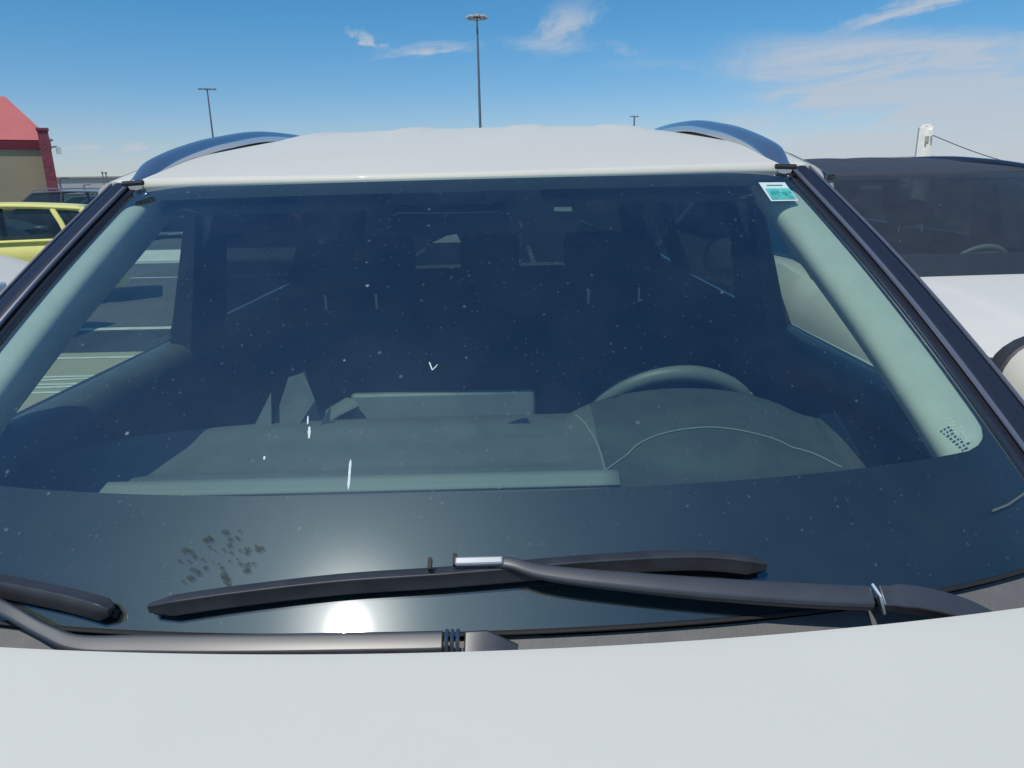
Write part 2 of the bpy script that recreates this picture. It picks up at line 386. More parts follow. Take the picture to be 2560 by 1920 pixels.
def build_suv(root, paint='white_paint', roof='white_paint', rails='rail_metal', ws_glass='windshield_glass'):
    # ---- windshield and what is printed / stuck on it
    g = MB(); g.grid(lambda u, v: WS(u, v), lin(-1, 1, 41), lin(0, 1, 33))
    wsh = g.build('windshield', ws_glass, root)
    s0, s1, t0, t1 = -.968, .968, .198, .95
    def inner(a, b):
        q = Vector(((a+1)/2*(s1-s0)+s0, b*(t1-t0)+t0, 0)); rs, rt = .075, .05
        rt_ = rt if b < .5 else .035; rs_ = rs if b < .5 else .05
        cx = s0+rs_ if q.x < s0+rs_ else (s1-rs_ if q.x > s1-rs_ else None)
        cy = t0+rt_ if q.y < t0+rt_ else (t1-rt_ if q.y > t1-rt_ else None)
        if cx is not None and cy is not None:
            dx, dy = (q.x-cx)/rs_, (q.y-cy)/rt_; m_ = max(abs(dx), abs(dy)); l_ = sqrt(dx*dx+dy*dy) or 1
            return cx+dx/l_*m_*rs_, cy+dy/l_*m_*rt_
        return q.x, q.y
    per = [(a, 0) for a in lin(-1, 1, 61)[:-1]]+[(1, b) for b in lin(0, 1, 41)[:-1]]+[(a, 1) for a in lin(1, -1, 61)[:-1]]+[(-1, b) for b in lin(1, 0, 41)[:-1]]
    f = MB(); V = []; rows = 9
    for k in range(rows):
        for (a, b) in per:
            i = inner(a, b); u = k/(rows-1); V.append(WS(lerp(a, i[0], u), lerp(b, i[1], u), -.004))
    n = len(per); F = [(k*n+i, k*n+(i+1) % n, (k+1)*n+(i+1) % n, (k+1)*n+i) for k in range(rows-1) for i in range(n)]
    f.add(V, F)
    f.build('frit_band', 'frit_black', wsh)
    f = MB(); f.grid(lambda u, v: WS(lerp(lerp(-.27, -.125, v), lerp(.16, .112, v), u), lerp(.955, .705, v), -.0055), lin(0, 1, 13), lin(0, 1, 9)); f.build('shade_patch', 'shade_dots', wsh)
    # ---- hood
    h = MB()
    def hf(u, v):
        x = u*.72; yb = hood_back(x); yf = -1.13+.34*(abs(u)**2.6)
        if v < 0: return (x, yb+.006+.004*v, hoodz(x, yb)-.004+.035*v)   # folded rear lip
        y = lerp(yb, yf, v); return (x, y, hoodz(x, y))
    h.grid(hf, lin(-1, 1, 61), [-1, -.5, -.12, 0, .004, .02]+lin(.05, 1, 30))
    h.build('hood', paint, root, solid=.006)
    # ---- cowl
    c = MB(); c.grid(lambda u, v: WS(u, v, -.012), lin(-1.02, 1.02, 41), lin(-.006, -.22, 8))
    cw = c.build('cowl_panel', 'cowl_plastic', root)
    s = MB(); s.tube([WS(a, -.003, -.003) for a in lin(-1, 1, 41)], .0026, 6); s.build('rubber_seal', 'rubber', cw)
    # ---- roof
    rf = MB()
    def rfn(u, v):
        y = lerp(0, 1, v); yy = lerp(.605, 3.02, v**1.15)
        f0 = abs(u); x = u*(.598+.027*ss(yy, .62, 1.0))
        yy += .055*f0*f0*(1-ss(yy, .6, 1.0))
        return (x, yy, roofz(x, yy))
    rf.grid(rfn, lin(-1, 1, 101), lin(0, 1, 70)); rf.build('roof', roof, root, solid=.02)
    for sg in (-1, 1):
        S = lambda p: Vector((p[0]*sg, p[1], p[2]))
        # outer edge of the roof rolling into the side
        b = MB()
        def cant(u, v):
            yy = lerp(.655, 3.02, u); xe = .598+.027*ss(yy, .62, 1.0); z0 = roofz(xe, yy, False)
            a = v*pi/2; return S((xe+.022*sin(a), yy, z0-(.012+.038*ss(yy, .62, .95))*(1-cos(a))-.012*v))
        b.grid(cant, lin(0, 1, 40), lin(0, 1, 7)); b.add([cant(0, v) for v in lin(0, 1, 7)]+[S((.57, .66, 1.55)), S((.57, .66, roofz(.57, .66, False)))], [tuple(range(9))]); b.build('roof_side', paint, root)
        # rail
        r = MB(); pts = curve([(x_, y_, roofz(x_, y_, False)+h_) for x_, y_, h_ in ((.550, .648, -.007), (.560, .76, .003), (.570, .92, .010), (.576, 1.12, .020), (.580, 1.45, .031), (.580, 1.9, .034), (.580, 2.4, .032), (.582, 2.75, .026), (.575, 2.92, .006))], 8)
        prof = [(-1, -.45), (-.95, .2), (-.5, .62), (.2, .72), (.85, .45), (1.05, -.1), (.95, -.6), (0, -.75)]
        if sg < 0: prof = [(-a, b_) for a, b_ in prof][::-1]
        rr = [.013+.010*ss(i, 0, 9) for i in range(len(pts))]
        r.tube([S(p) for p in pts], rr, prof=prof); ro = r.build('roof_rail', rails, root, bev=.002)
        q = MB(); q.tube([S((p[0]-.006, p[1], min(p[2]-.022, roofz(p[0]*sg, p[1], False)+.006))) for p in pts[4:]], .012, 8); q.build('rail_gasket', 'rubber', ro)
        q = MB(); q.tube([S((x_, .632, roofz(x_, .63, False)+.001)) for x_ in (.528, .54, .552, .562)], .0048, 8, sy=.9); q.build('rail_foot', 'rubber', ro)
        # A-pillar outside
        a = MB()
        prof_h = [(0, -.006), (.05, .000), (.14, .000), (.22, .001), (.26, .006), (.34, .008), (.55, .010), (.74, .009), (.80, .003), (.84, .003), (.88, .008), (1.0, .004), (1.03, -.004), (1.07, -.03)]
        def ap(u, v):
            k, hh = prof_h[v]; E_ = WS(.978, u, .003); O_ = OE(u); p = E_.lerp(O_, k)
            nn = (O_-E_).cross(Vector((-.3, .6, .5))).normalized()
            if nn.y > 0: nn = -nn
            return S(p+nn*hh)
        a.grid(ap, lin(-.03, 1.0, 30), range(len(prof_h))); apo = a.build('windshield_pillar', 'black_paint', root)
        for kk, hh, rd in ((.215, .006, .0034), (.86, .0085, .0026)):  # inner molding, then a thin outer strip laid in as a highlight line
            a = MB(); pp = []
            for u in lin(-.03, 1.0, 30):
                E_ = WS(.978, u, .003); O_ = OE(u); nn = (O_-E_).cross(Vector((-.3, .6, .5))).normalized(); nn = -nn if nn.y > 0 else nn; pp.append(S(E_.lerp(O_, kk)+nn*hh))
            a.tube(pp, rd, 8); a.build('molding', 'molding', apo)
        # side panel of the greenhouse with window openings
        def sp_(y, z, o=0.): return S((sidex(z)+o, y, z))
        top = lambda y: roofz(.625, y, False)-.055
        outer = [(.18, 1.12)]+[(OE(t).y+.012, OE(t).z-.004) for t in lin(.1, .97, 8)]+[(y, top(y)) for y in (.80, 1.1, 1.5, 2.0, 2.5, 2.9)]+[(3.10, 1.40), (3.25, 1.19), (2.2, 1.19), (1.2, 1.175), (.5, 1.165), (.2, 1.11)]
        fw = [(.50, 1.185), (.66, 1.33), (.86, 1.49), (.98, 1.555), (1.12, 1.575), (1.15, 1.35), (1.17, 1.195)]
        rw = [(1.30, 1.20), (1.27, 1.40), (1.25, 1.585), (1.7, 1.59), (2.02, 1.565), (2.12, 1.40), (2.16, 1.21)]
        qw = [(2.34, 1.23), (2.30, 1.40), (2.22, 1.55), (2.55, 1.515), (2.82, 1.38), (2.86, 1.25)]
        V, F = poly_holes([sp_(*p) for p in outer], [[sp_(*p) for p in w_] for w_ in (fw, rw, qw)])
        link('window_frame', V, F, 'black_paint', root, smooth=False, solid=.03, off=(-1 if sg > 0 else 1))
        for nm, w_, gm in (('door_window', fw, 'side_glass' if ws_glass == 'windshield_glass' else 'privacy_glass'), ('door_window', rw, 'privacy_glass'), ('quarter_window', qw, 'privacy_glass')):
            V = [sp_(y, z, -.012) for y, z in w_]; link(nm, V, [tuple(range(len(V)))], gm, root, smooth=False)
        # body side shell
        b = MB(); ys = lin(-1.24, 3.35, 120)
        def zb(y):
            z = .28
            for yw in (-.30, 2.38):
                d = abs(y-yw)
                if d < .42: z = max(z, .34+sqrt(.42**2-d*d)*.98)
            return z
        def side(u, v):
            y = u; tz = lerp(1.10, 1.168, ss(y, 0, .45)); tx = lerp(.725, .805, ss(y, .0, .35))
            if y < 0: tz = hoodz(.72, max(y, -.9))-.004; tx = .728
            if y > .45: tz = 1.168+.02*ss(y, 1, 3)
            W_ = hw(y)
            if y < -.6: tx = min(tx, W_-.03)
            if y > 3: tz -= .12*((y-3)/.35)**2; tx = min(tx, W_-.02)
            pr = [(tx, tz), (lerp(tx, W_, .55), tz-.018), (W_-.02, tz-.07), (W_, tz-.16), (W_-.012, .82), (W_-.035, .70), (W_-.005, .60), (W_+.005, .48), (W_-.02, .36), (W_-.06, .28)]
            x, z = pr[v]; zz = max(z, zb(y)) if v > 3 else z
            return S((x, y, zz))
        b.grid(side, ys, range(10)); b.build('body_side', paint, root, solid=.01, off=(-1 if sg > 0 else 1))
        # door mirror
        mr = MB(); mc = Vector((1.055*sg, .60, 1.175))
        def mir(u, v):
            a_ = u*2*pi; rr_ = sin(v*pi/2); ex = .118*abs(cos(a_))**.75*math.copysign(1, cos(a_)); ez = .098*abs(sin(a_))**.8*math.copysign(1, sin(a_))
            return mc+Vector((ex*rr_**.7, -.085*cos(v*pi/2), ez*rr_**.7))
        mr.grid(mir, lin(0, 1, 33), lin(0, 1, 10)); mo = mr.build('door_mirror', paint, root)
        mr = MB()
        def mir2(u, v):
            a_ = u*2*pi; ex = .118*abs(cos(a_))**.75*math.copysign(1, cos(a_)); ez = .098*abs(sin(a_))**.8*math.copysign(1, sin(a_))
            k = (1.0, 1.03, 1.03, .95, 0)[v]; return mc+Vector((ex*k, (0, .004, .035, .05, .045)[v], ez*k))
        mr.grid(mir2, lin(0, 1, 33), range(5)); mr.tube([S((.79, .50, 1.15)), S((.90, .56, 1.13)), S((.99, .62, 1.12))], [.035, .028, .03], 10, sy=.6)
        mr.build('mirror_base', 'dark_plastic', mo)
        # door seams/handles, sill, lights
        d = MB()
        for y in (.42, 1.23, 2.18): d.box(S((.899, y, .86)), (.006, .008, .52))
        d.box(S((.875, 1.2, .31)), (.06, 3.0, .08)); d.build('lower_cladding', 'dark_plastic', root)
        for y in (1.05, 1.98):
            d = MB(); d.tube([S((.885, y-.09, .98)), S((.925, y-.06, .985)), S((.925, y+.06, .985)), S((.885, y+.09, .98))], .012, 8); d.build('door_handle', paint, root)
        d = MB(); d.grid(lambda u, v: S((lerp(.44, .76, u), -1.245+.25*(lerp(.44, .76, u)/.72)**2.6+.05*v, lerp(.66, .77+.02*u, v))), lin(0, 1, 12), lin(0, 1, 5)); d.build('headlight', 'lamp_glass', root, solid=.02)
        d = MB(); d.box(S((.70, 3.33, 1.0)), (.26, .06, .14)); d.build('taillight', 'tail_glass', root, bev=.015)
        # wheels
        for yw in (-.30, 2.38):
            wv = MB(); xo = .80*sg
            prf = [(.235, .0), (.34, .005), (.358, .03), (.36, .11), (.358, .19), (.34, .215), (.235, .215)]
            V = []; n = 32
            for k in range(n):
                a_ = 2*pi*k/n; V += [(xo+sg*(.105-xx), yw+rr_*cos(a_), .36+rr_*sin(a_)) for rr_, xx in prf]
            L_ = len(prf); F = [(k*L_+j, ((k+1) % n)*L_+j, ((k+1) % n)*L_+j+1, k*L_+j+1) for k in range(n) for j in range(L_-1)]
            wv.add(V, F); wo = wv.build('wheel', 'tyre_rubber', root)
            rm = MB()
            for k in range(5):
                a_ = 2*pi*k/5; e = Vector((xo+sg*.085, yw+.225*cos(a_), .36+.225*sin(a_)))
                rm.tube([Vector((xo+sg*.095, yw, .36)), e], [.045, .035], 6, sx=1, sy=.5, up=(1, 0, 0))
            rm.cyl((xo+sg*.07, yw, .36), (xo+sg*.1, yw, .36), .06, 16)
            rm.tube([(xo+sg*.08, yw+.232*cos(2*pi*k/32), .36+.232*sin(2*pi*k/32)) for k in range(33)], .012, 6, up=(1, 0, 0), cap=False)
            rm.build('rim', 'alloy', wo)
        # interior A-pillar trim
        tr = MB()
        def tf(u, v):
            E_ = WS(.974, u, -.0055); z = E_.z; fy = lerp(.43, .91, ss(u, 0, 1)*.5+u*.5); O_ = Vector((sidex(z)-.05, fy, z))
            B_ = WS(.974-(.23 if sg > 0 else .155), u, -.010); p = E_*(1-v)**2+B_*2*v*(1-v)+O_*v*v
            return S(p)
        tr.grid(tf, lin(-.02, 1.0, 24), lin(0, 1, 18)); tr.build('pillar_trim', 'trim_cloth', root)
        # door cards, belt-line roll
        dc = MB(); dc.grid(lambda u, v: S((lerp(.80, .73, v)-.06*ss(v, 0, .2)+.0, lerp(.30, 2.25, u), lerp(1.155, .45, v))), lin(0, 1, 14), lin(0, 1, 10))
        dco = dc.build('door_card', 'interior_dark', root)
        dc = MB(); dc.tube([S((.757, y, 1.152+.012*(y-.4))) for y in lin(.36, 2.2, 14)], .048, 12, sy=.75); dc.build('door_top_roll', 'door_vinyl', dco)
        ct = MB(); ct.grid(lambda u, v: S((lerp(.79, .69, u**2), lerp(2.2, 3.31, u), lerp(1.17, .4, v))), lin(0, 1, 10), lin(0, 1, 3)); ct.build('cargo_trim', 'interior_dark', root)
        # B pillar trim with belt
        bp = MB(); bp.add([S((.715, 1.12, 1.16)), S((.70, 1.32, 1.16)), S((.63, 1.27, 1.56)), S((.64, 1.11, 1.56)), S((.77, 1.12, 1.16)), S((.77, 1.32, 1.16)), S((.66, 1.27, 1.56)), S((.66, 1.11, 1.56))],
                          [(0, 1, 2, 3), (4, 7, 6, 5), (0, 3, 7, 4), (1, 5, 6, 2)]); bp.build('center_pillar_trim', 'interior_dark', root, smooth=False)
        bl = MB(); bl.tube(curve([S((.635, 1.24, 1.50)), S((.655, 1.23, 1.40)), S((.70, 1.22, 1.2)), S((.74, 1.22, .75))], 5), .014, prof=[(-.15, -1), (.15, -1), (.15, 1), (-.15, 1)] if False else [(-1, -.06), (1, -.06), (1, .06), (-1, .06)], up=(1, 0, 0))
        if sg < 0: bl.build('seat_belt', 'belt_webbing', root, smooth=False)
        vs_ = MB(); vs_.box(S((.33, .735, 1.532)), (.38, .15, .016), Matrix.Rotation(R_(9), 3, 'X')); vs_.build('sun_visor', 'headliner', root, bev=.006)
    # ---- bumper, grille, tailgate, rear window
    b = MB(); b.grid(lambda u, v: (u*.62, -1.25+.13*abs(u)**2.5-.03*sin(pi*v), lerp(.30, .72, v)), lin(-1, 1, 25), lin(0, 1, 8))
    b.grid(lambda u, v: (u*.72, lerp(-1.25, -1.132, v)+lerp(.24, .34, v)*abs(u)**2.6, lerp(.72, hoodz(u*.72, -1.13+.34*abs(u)**2.6)-.004, v)), lin(-1, 1, 25), lin(0, 1, 4))
    b.build('front_bumper', paint, root)
    b = MB()
    for k in range(5): b.box((0, -1.262, .56+.045*k), (.92-.05*k, .03, .016))
    b.box((0, -1.25, .42), (1.0, .02, .12)); b.build('grille', 'dark_plastic', root, bev=.003)
    b = MB(); b.grid(lambda u, v: (u*.74, 3.36-.06*u*u, lerp(.30, 1.14, v)), lin(-1, 1, 13), lin(0, 1, 6)); b.build('tailgate', paint, root, solid=.02)
    b = MB(); b.grid(lambda u, v: (u*lerp(.74, .60, v), lerp(3.33, 3.0, v)-.05*u*u, lerp(1.10, roofz(.6*u, 3.0, False)-.004, v)), lin(-1, 1, 13), lin(0, 1, 6)); b.build('rear_window', 'privacy_glass', root)
    b = MB(); b.grid(lambda u, v: (u*.72, 3.30, lerp(.3, 1.13, v)), lin(-1, 1, 5), lin(0, 1, 3)); b.build('tailgate_trim', 'interior_dark', root)
    for sg in (-1, 1):
        for o_, nm, mt_ in ((0, 'rear_pillar', paint), (.018, 'rear_pillar_trim', 'interior_dark')):
            b = MB(); b.grid(lambda u, v: (sg*lerp(sidex(lerp(1.10, 1.60, v))+.02-o_, lerp(.735, .60, v)-o_, u), lerp(lerp(3.22, 2.86, v), lerp(3.29, 2.95, v), u)-o_, lerp(1.08, 1.615, v)), lin(0, 1, 6), lin(0, 1, 10)); b.build(nm, mt_, root)
    # ---- interior shell
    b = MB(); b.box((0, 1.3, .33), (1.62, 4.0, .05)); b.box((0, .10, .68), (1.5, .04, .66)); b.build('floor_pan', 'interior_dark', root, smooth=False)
    b = MB(); b.grid(lambda u, v: (u*.60, lerp(.66, 2.95, v), roofz(u*.60, lerp(.66, 2.95, v), False)-.035), lin(-1, 1, 21), lin(0, 1, 21)); b.build('roof_lining', 'headliner', root)
    # dash
    b = MB()
    def df_(u, v):
        x = u; e = dashe(x)
        if v <= 1: y = lerp(.06+.12*(x/.8)**2, e, v); return (x, y, dashz(x, y))
        k = v-1; z = dashz(x, e); return (x, e+.035*sin(k*pi/2)+.05*max(0, k-1)*0, z-.02*(1-cos(min(k, 1)*pi/2))-.25*max(0, k-1))
    b.grid(df_, lin(-.80, .226, 56), lin(0, 1, 44)+[1.25, 1.5, 1.75, 2, 3]); dash = b.build('dashboard', 'dash_vinyl', root)
    b = MB(); b.grid(df_, lin(.226, .80, 40), lin(0, 1, 44)+[1.25, 1.5, 1.75, 2, 3]); b.build('instrument_hood', 'dash_dark', dash)
    b = MB(); b.grid(lambda u, v: (lerp(-.60, .245, u), lerp(.420, .452, v)+.0*u, dashz(0, .42)+.006+.012*v-.016*(1-ss(u*.845, 0, .02))), lin(0, 1, 30), lin(0, 1, 4)); b.build('lit_dash_edge', 'stitching', dash, solid=.004)  # paler strip, the sunlit edge of the dash put into its colour
    def onD(x, y, o=.0015): return Vector((x, y, dashz(x, y)+o))
    b = MB(); pts = curve([(.225, .47, 0), (.298, .535, 0), (.404, .558, 0), (.50, .545, 0), (.575, .52, 0), (.615, .475, 0)], 10)
    b.tube([onD(p.x, p.y) for p in pts], .0016, 6)
    pts = curve([(.196, .668, 0), (.215, .60, 0), (.226, .53, 0), (.228, .43, 0)], 10); b.tube([onD(p.x, p.y) for p in pts], .0018, 6)
    b.build('seam', 'stitching', dash)
    b = MB()
    b.tube([onD(.668, .665, -.004), onD(.655, .62, .002), onD(.650, .56, .0), onD(.640, .47, -.006)], [.016, .024, .024, .016], 14, sx=1.1, sy=.45)
    b.build('side_vent', 'dash_dark', dash)
    b = MB(); b.tube([onD(.678, .655, .009), onD(.664, .60, .012), onD(.655, .50, .008)], .0022, 6); b.build('seam', 'stitching', dash)
    b = MB(); b.grid(lambda u, v: Vector((-.645, .479, 1.082))+Vector((.016*sin(v*pi/2)*cos(u*2*pi), .012*sin(v*pi/2)*sin(u*2*pi), .010*cos(v*pi/2))), lin(0, 1, 17), lin(0, 1, 6)); b.build('light_sensor', 'interior_dark', dash)
    # tablet screen on the dash
    b = MB(); b.box((-.062, .775, 1.09), (.375, .022, .125), Matrix.Rotation(R_(-14), 3, 'X')); tb = b.build('touch_screen', 'wheel_leather', root, bev=.010, seg=4)
    b = MB(); b.tube([(-.245, .77, 1.135), (-.275, .74, 1.125), (-.31, .70, 1.108)], [.017, .014, .012], 10, sx=1.6, sy=.7); b.build('screen_arm', 'wheel_leather', tb)
    # steering wheel
    wc = Vector((.412, .846, 1.012)); ax = Vector((0, -cos(R_(25)), -sin(R_(25)))); ux = Vector((1, 0, 0)); uy = ax.cross(ux).normalized()
    if uy.z < 0: uy = -uy
    b = MB(); n = 64; V = []
    for k in range(n):
        a_ = 2*pi*k/n; rd = ux*cos(a_)+uy*sin(a_)
        for j in range(12): q = 2*pi*j/12; V.append(wc+rd*(.187+.0165*cos(q))+ax*.0175*sin(q))
    b.add(V, [(k*12+j, k*12+(j+1) % 12, ((k+1) % n)*12+(j+1) % 12, ((k+1) % n)*12+j) for k in range(n) for j in range(12)])
    st = b.build('steering_wheel', 'wheel_leather', root)
    b = MB(); b.box(wc+ax*.02, (.17, .05, .13), Matrix.Rotation(R_(-25), 3, 'X'))
    for a_ in (0, pi, -pi/2): rd = ux*cos(a_)+uy*sin(a_); b.tube([wc+rd*.05, wc+rd*.18], .016, 8, sy=.6)
    b.tube([wc, wc+ax*.25], .03, 10, up=(1, 0, 0)); b.build('hub', 'interior_dark', st, bev=.012)
    # front seats
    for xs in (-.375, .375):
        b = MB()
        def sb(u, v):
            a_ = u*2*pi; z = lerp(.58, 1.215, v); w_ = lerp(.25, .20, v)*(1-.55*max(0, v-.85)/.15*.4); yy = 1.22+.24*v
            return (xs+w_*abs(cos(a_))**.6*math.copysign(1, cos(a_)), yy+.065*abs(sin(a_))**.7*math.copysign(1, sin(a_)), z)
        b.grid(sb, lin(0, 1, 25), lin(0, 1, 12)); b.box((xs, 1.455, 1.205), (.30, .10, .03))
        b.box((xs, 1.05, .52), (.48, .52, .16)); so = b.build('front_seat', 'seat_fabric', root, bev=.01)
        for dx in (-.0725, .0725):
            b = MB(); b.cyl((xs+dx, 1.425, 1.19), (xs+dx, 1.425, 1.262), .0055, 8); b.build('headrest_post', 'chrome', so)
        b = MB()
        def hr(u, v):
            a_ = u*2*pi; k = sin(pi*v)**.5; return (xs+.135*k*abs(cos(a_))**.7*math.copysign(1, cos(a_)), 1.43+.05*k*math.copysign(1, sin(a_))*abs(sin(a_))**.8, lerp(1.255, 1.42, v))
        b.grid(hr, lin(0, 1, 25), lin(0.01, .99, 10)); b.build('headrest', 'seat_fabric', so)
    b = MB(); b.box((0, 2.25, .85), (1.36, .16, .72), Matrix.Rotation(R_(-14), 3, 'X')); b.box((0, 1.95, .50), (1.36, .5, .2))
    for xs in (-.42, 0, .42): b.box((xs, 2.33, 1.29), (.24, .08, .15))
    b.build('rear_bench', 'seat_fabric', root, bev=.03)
    return wsh

def blade(par, path, w=.013):
    up = [ (WS(p[0], p[1], 1)-WS(p[0], p[1], 0)) for p in path]
    P_ = [WS(p[0], p[1], .014) for p in path]
    prof = [(-1.0, -.55), (-.75, .1), (-.2, .75), (.15, .85), (.45, .35), (1.0, -.25), (.9, -.55)]
    b = MB(); rr = [w*min(1, .45+.55*min(i, len(P_)-1-i)/2.) for i in range(len(P_))]
    b.tube(P_, rr, prof=prof, up=up); bo = b.build('blade', 'wiper_rubber', par, bev=.0015)
    b = MB(); b.tube([WS(p[0], p[1], .004) for p in path], .004, prof=[(-1, -1), (1, -1), (.6, 1), (-.6, 1)], up=up); b.build('squeegee', 'rubber', par)
def spath(pts, n=8): return [(p.x, p.y, p.z) for p in curve([(a, b, c) for a, b, c in pts], n)]
def wipers(root):
    # long wiper
    w1 = empty_child('wiper', root)
    blade(w1, spath([(-.395, .026, 0), (-.28, .045, 0), (-.14, .061, 0), (0, .068, 0), (.08, .072, 0), (.22, .078, 0), (.36, .0755, 0), (.455, .059, 0)], 7), .0122)
    pa = spath([(.070, .082, .024), (.10, .076, .028), (.149, .062, .027), (.273, .043, .026), (.434, .019, .025), (.575, -.003, .025)], 8)
    up = [(WS(p[0], p[1], 1)-WS(p[0], p[1], 0)) for p in pa]
    b = MB(); b.tube([WS(*p) for p in pa], [.0062+.0063*ss(i, 4, 36) for i in range(len(pa))], prof=[(-1, -.45), (-.9, .3), (-.55, .5), (.6, .5), (.95, .2), (1, -.45)], up=up)
    b.build('arm', 'wiper_metal', w1, bev=.0012)
    pb = spath([(.588, -.004, .024), (.64, -.014, .023), (.705, -.040, .018), (.76, -.080, .010), (.80, -.12, .005)], 6); up = [(WS(p[0], p[1], 1)-WS(p[0], p[1], 0)) for p in pb]
    b = MB(); b.tube([WS(*p) for p in pb], [.0128]*3+[.0145]*(len(pb)-3), prof=[(-1, -.5), (-.9, .4), (.8, .5), (1, -.5)], up=up); b.build('arm_base', 'wiper_metal', w1, bev=.0015)
    b = MB(); b.tube([WS(.581, .012, .030), WS(.582, -.006, .0335), WS(.585, -.026, .024)], .0018, 8); b.build('hinge_pin', 'chrome', w1)
    b = MB(); b.box(WS(.055, .080, .030), (.050, .009, .006), Matrix.Rotation(R_(38), 3, 'X')); b.build('clip', 'silver_paint', w1, bev=.002)
    for s_, t_ in ((-.012, .078), (.022, .083)): b = MB(); b.box(WS(s_, t_, .028), (.004, .012, .008), Matrix.Rotation(R_(38), 3, 'X')); b.build('clip_stop', 'rubber', w1)
    # short wiper, running out of the picture on the left
    w2 = empty_child('wiper', root)
    blade(w2, spath([(-.447, .019, 0), (-.49, .027, 0), (-.537, .034, 0), (-.634, .043, 0), (-.74, .048, 0), (-.86, .045, 0), (-.93, .038, 0)], 6), .0122)
    pa = spath([(-.70, .040, .030), (-.617, .016, .030), (-.571, .003, .030), (-.511, -.017, .028), (-.458, -.0285, .026), (-.358, -.0245, .022), (-.148, -.020, .020), (.008, -.0195, .020)], 8)
    up = [(WS(p[0], p[1], 1)-WS(p[0], p[1], 0)) for p in pa]
    b = MB(); b.tube([WS(*p) for p in pa], [.0075+.0042*ss(i, 20, 44) for i in range(len(pa))], prof=[(-1, -.45), (-.9, .35), (-.55, .5), (.6, .5), (.95, .2), (1, -.45)], up=up)
    b.build('arm', 'wiper_metal', w2, bev=.0012)
    b = MB()
    for s_ in (.013, .020, .027): b.tube([WS(s_, -.006, .024), WS(s_, -.02, .031), WS(s_, -.036, .024)], .0020, 8)
    b.build('hinge_pin', 'alloy', w2)
    b = MB(); b.tube([WS(.035, -.021, .018), WS(.06, -.022, .018), WS(.10, -.032, .008)], [.013, .015, .010], prof=[(-1, -.5), (-.8, .45), (.8, .45), (1, -.5)], up=[tuple(WS(0, 0, 1)-WS(0, 0, 0))]*3); b.build('arm_base', 'wiper_metal', w2, bev=.0015)
def empty_child(name, par):
    o = bpy.data.objects.new(name, None); C.objects.link(o); o.parent = par; o.empty_display_size = .05; return o

CAR = (-.074, .62, 0)
main = empty('parked_car', CAR, 'white car in the foreground with dusty windshield, wipers and silver roof rails', 'car')
main.rotation_euler = (0, R_(-.25), 0)
wsh = build_suv(main)
wipers(main)
# marks on the main windshield
def patch(name, pts, h, mt, n=4):
    b = MB(); a, b_, c, d = pts
    b.grid(lambda u, v: WS(lerp(lerp(a[0], b_[0], u), lerp(d[0], c[0], u), v), lerp(lerp(a[1], b_[1], u), lerp(d[1], c[1], u), v), h), lin(0, 1, n), lin(0, 1, n)); return b.build(name, mt, wsh)
st = patch('sticker', [(.862, .952), (.945, .952), (.937, .876), (.854, .876)], .0008, 'sticker_white')
b = MB()
for q in (((.866, .926), (.940, .926), (.934, .881), (.860, .881)),):
    a, b_, c, d = q; b.grid(lambda u, v: WS(lerp(lerp(a[0], b_[0], u), lerp(d[0], c[0], u), v), lerp(lerp(a[1], b_[1], u), lerp(d[1], c[1], u), v), .0014), lin(0, 1, 4), lin(0, 1, 4))
b.build('sticker_print', 'sticker_teal', st)
b = MB()
for s_, t_, ww, hh in ((.872, .912, .014, .010), (.892, .914, .008, .006), (.905, .910, .016, .011), (.928, .913, .007, .008), (.878, .940, .05, .0035)):
    b.add([WS(s_, t_, .0018), WS(s_+ww, t_, .0018), WS(s_+ww, t_-hh, .0018), WS(s_, t_-hh, .0018)], [(0, 1, 2, 3)])
b.build('sticker_marks', 'sticker_ink', st, smooth=False)
patch('label', [(.256, .877), (.304, .877), (.303, .860), (.255, .862)], -.0025, 'sticker_white').data.materials[0] = M['paper_card']
b = MB(); random.seed(3)
for r_ in range(8):
    t_ = .262-.0065*r_; x_ = .884+.002*r_
    while x_ < (.905 if r_ < 3 else .914):
        l_ = random.uniform(.003, .008); b.add([WS(x_, t_, .0008), WS(x_+l_, t_, .0008), WS(x_+l_, t_-.004, .0008), WS(x_, t_-.004, .0008)], [(0, 1, 2, 3)]); x_ += l_+random.uniform(.0015, .004)
b.build('etched_print', 'print_dark', wsh, smooth=False)
# faded flower-shaped smudge near the lower edge
b = MB(); random.seed(5)
def disc(s, t, r, h=.0009, k=9):
    V = [WS(s, t, h)]+[WS(s+r*cos(2*pi*i/k)*random.uniform(.6, 1.1)/.74, t+r*sin(2*pi*i/k)*random.uniform(.5, 1.1)/.95, h) for i in range(k)]
    b.add(V, [(0, 1+i, 1+(i+1) % k) for i in range(k)])
for k in range(7):
    a_ = 2*pi*k/7+.45
    for r_, w_ in ((.012, .003), (.020, .004), (.030, .006), (.036, .004), (.042, .007), (.046, .004), (.034, .003)): disc(-.325+r_*cos(a_+random.uniform(-.3, .3))/.74, .103+r_*sin(a_+random.uniform(-.3, .3))/.72*.62, w_*random.uniform(.5, .95))
b.build('smudge', 'smudge_film', wsh)
b = MB(); random.seed(11)
def streak(s, t, ds, dt, w_):
    n = 12; V = []
    for i in range(n):
        k = i/(n-1); ww = w_*(sin(pi*k)**.25*.7+.3)*random.uniform(.7, 1.1); V += [WS(s+ds*k-ww, t+dt*k, .001), WS(s+ds*k+ww, t+dt*k, .001)]
    b.add(V, [(2*i, 2*i+1, 2*i+3, 2*i+2) for i in range(n-1)])
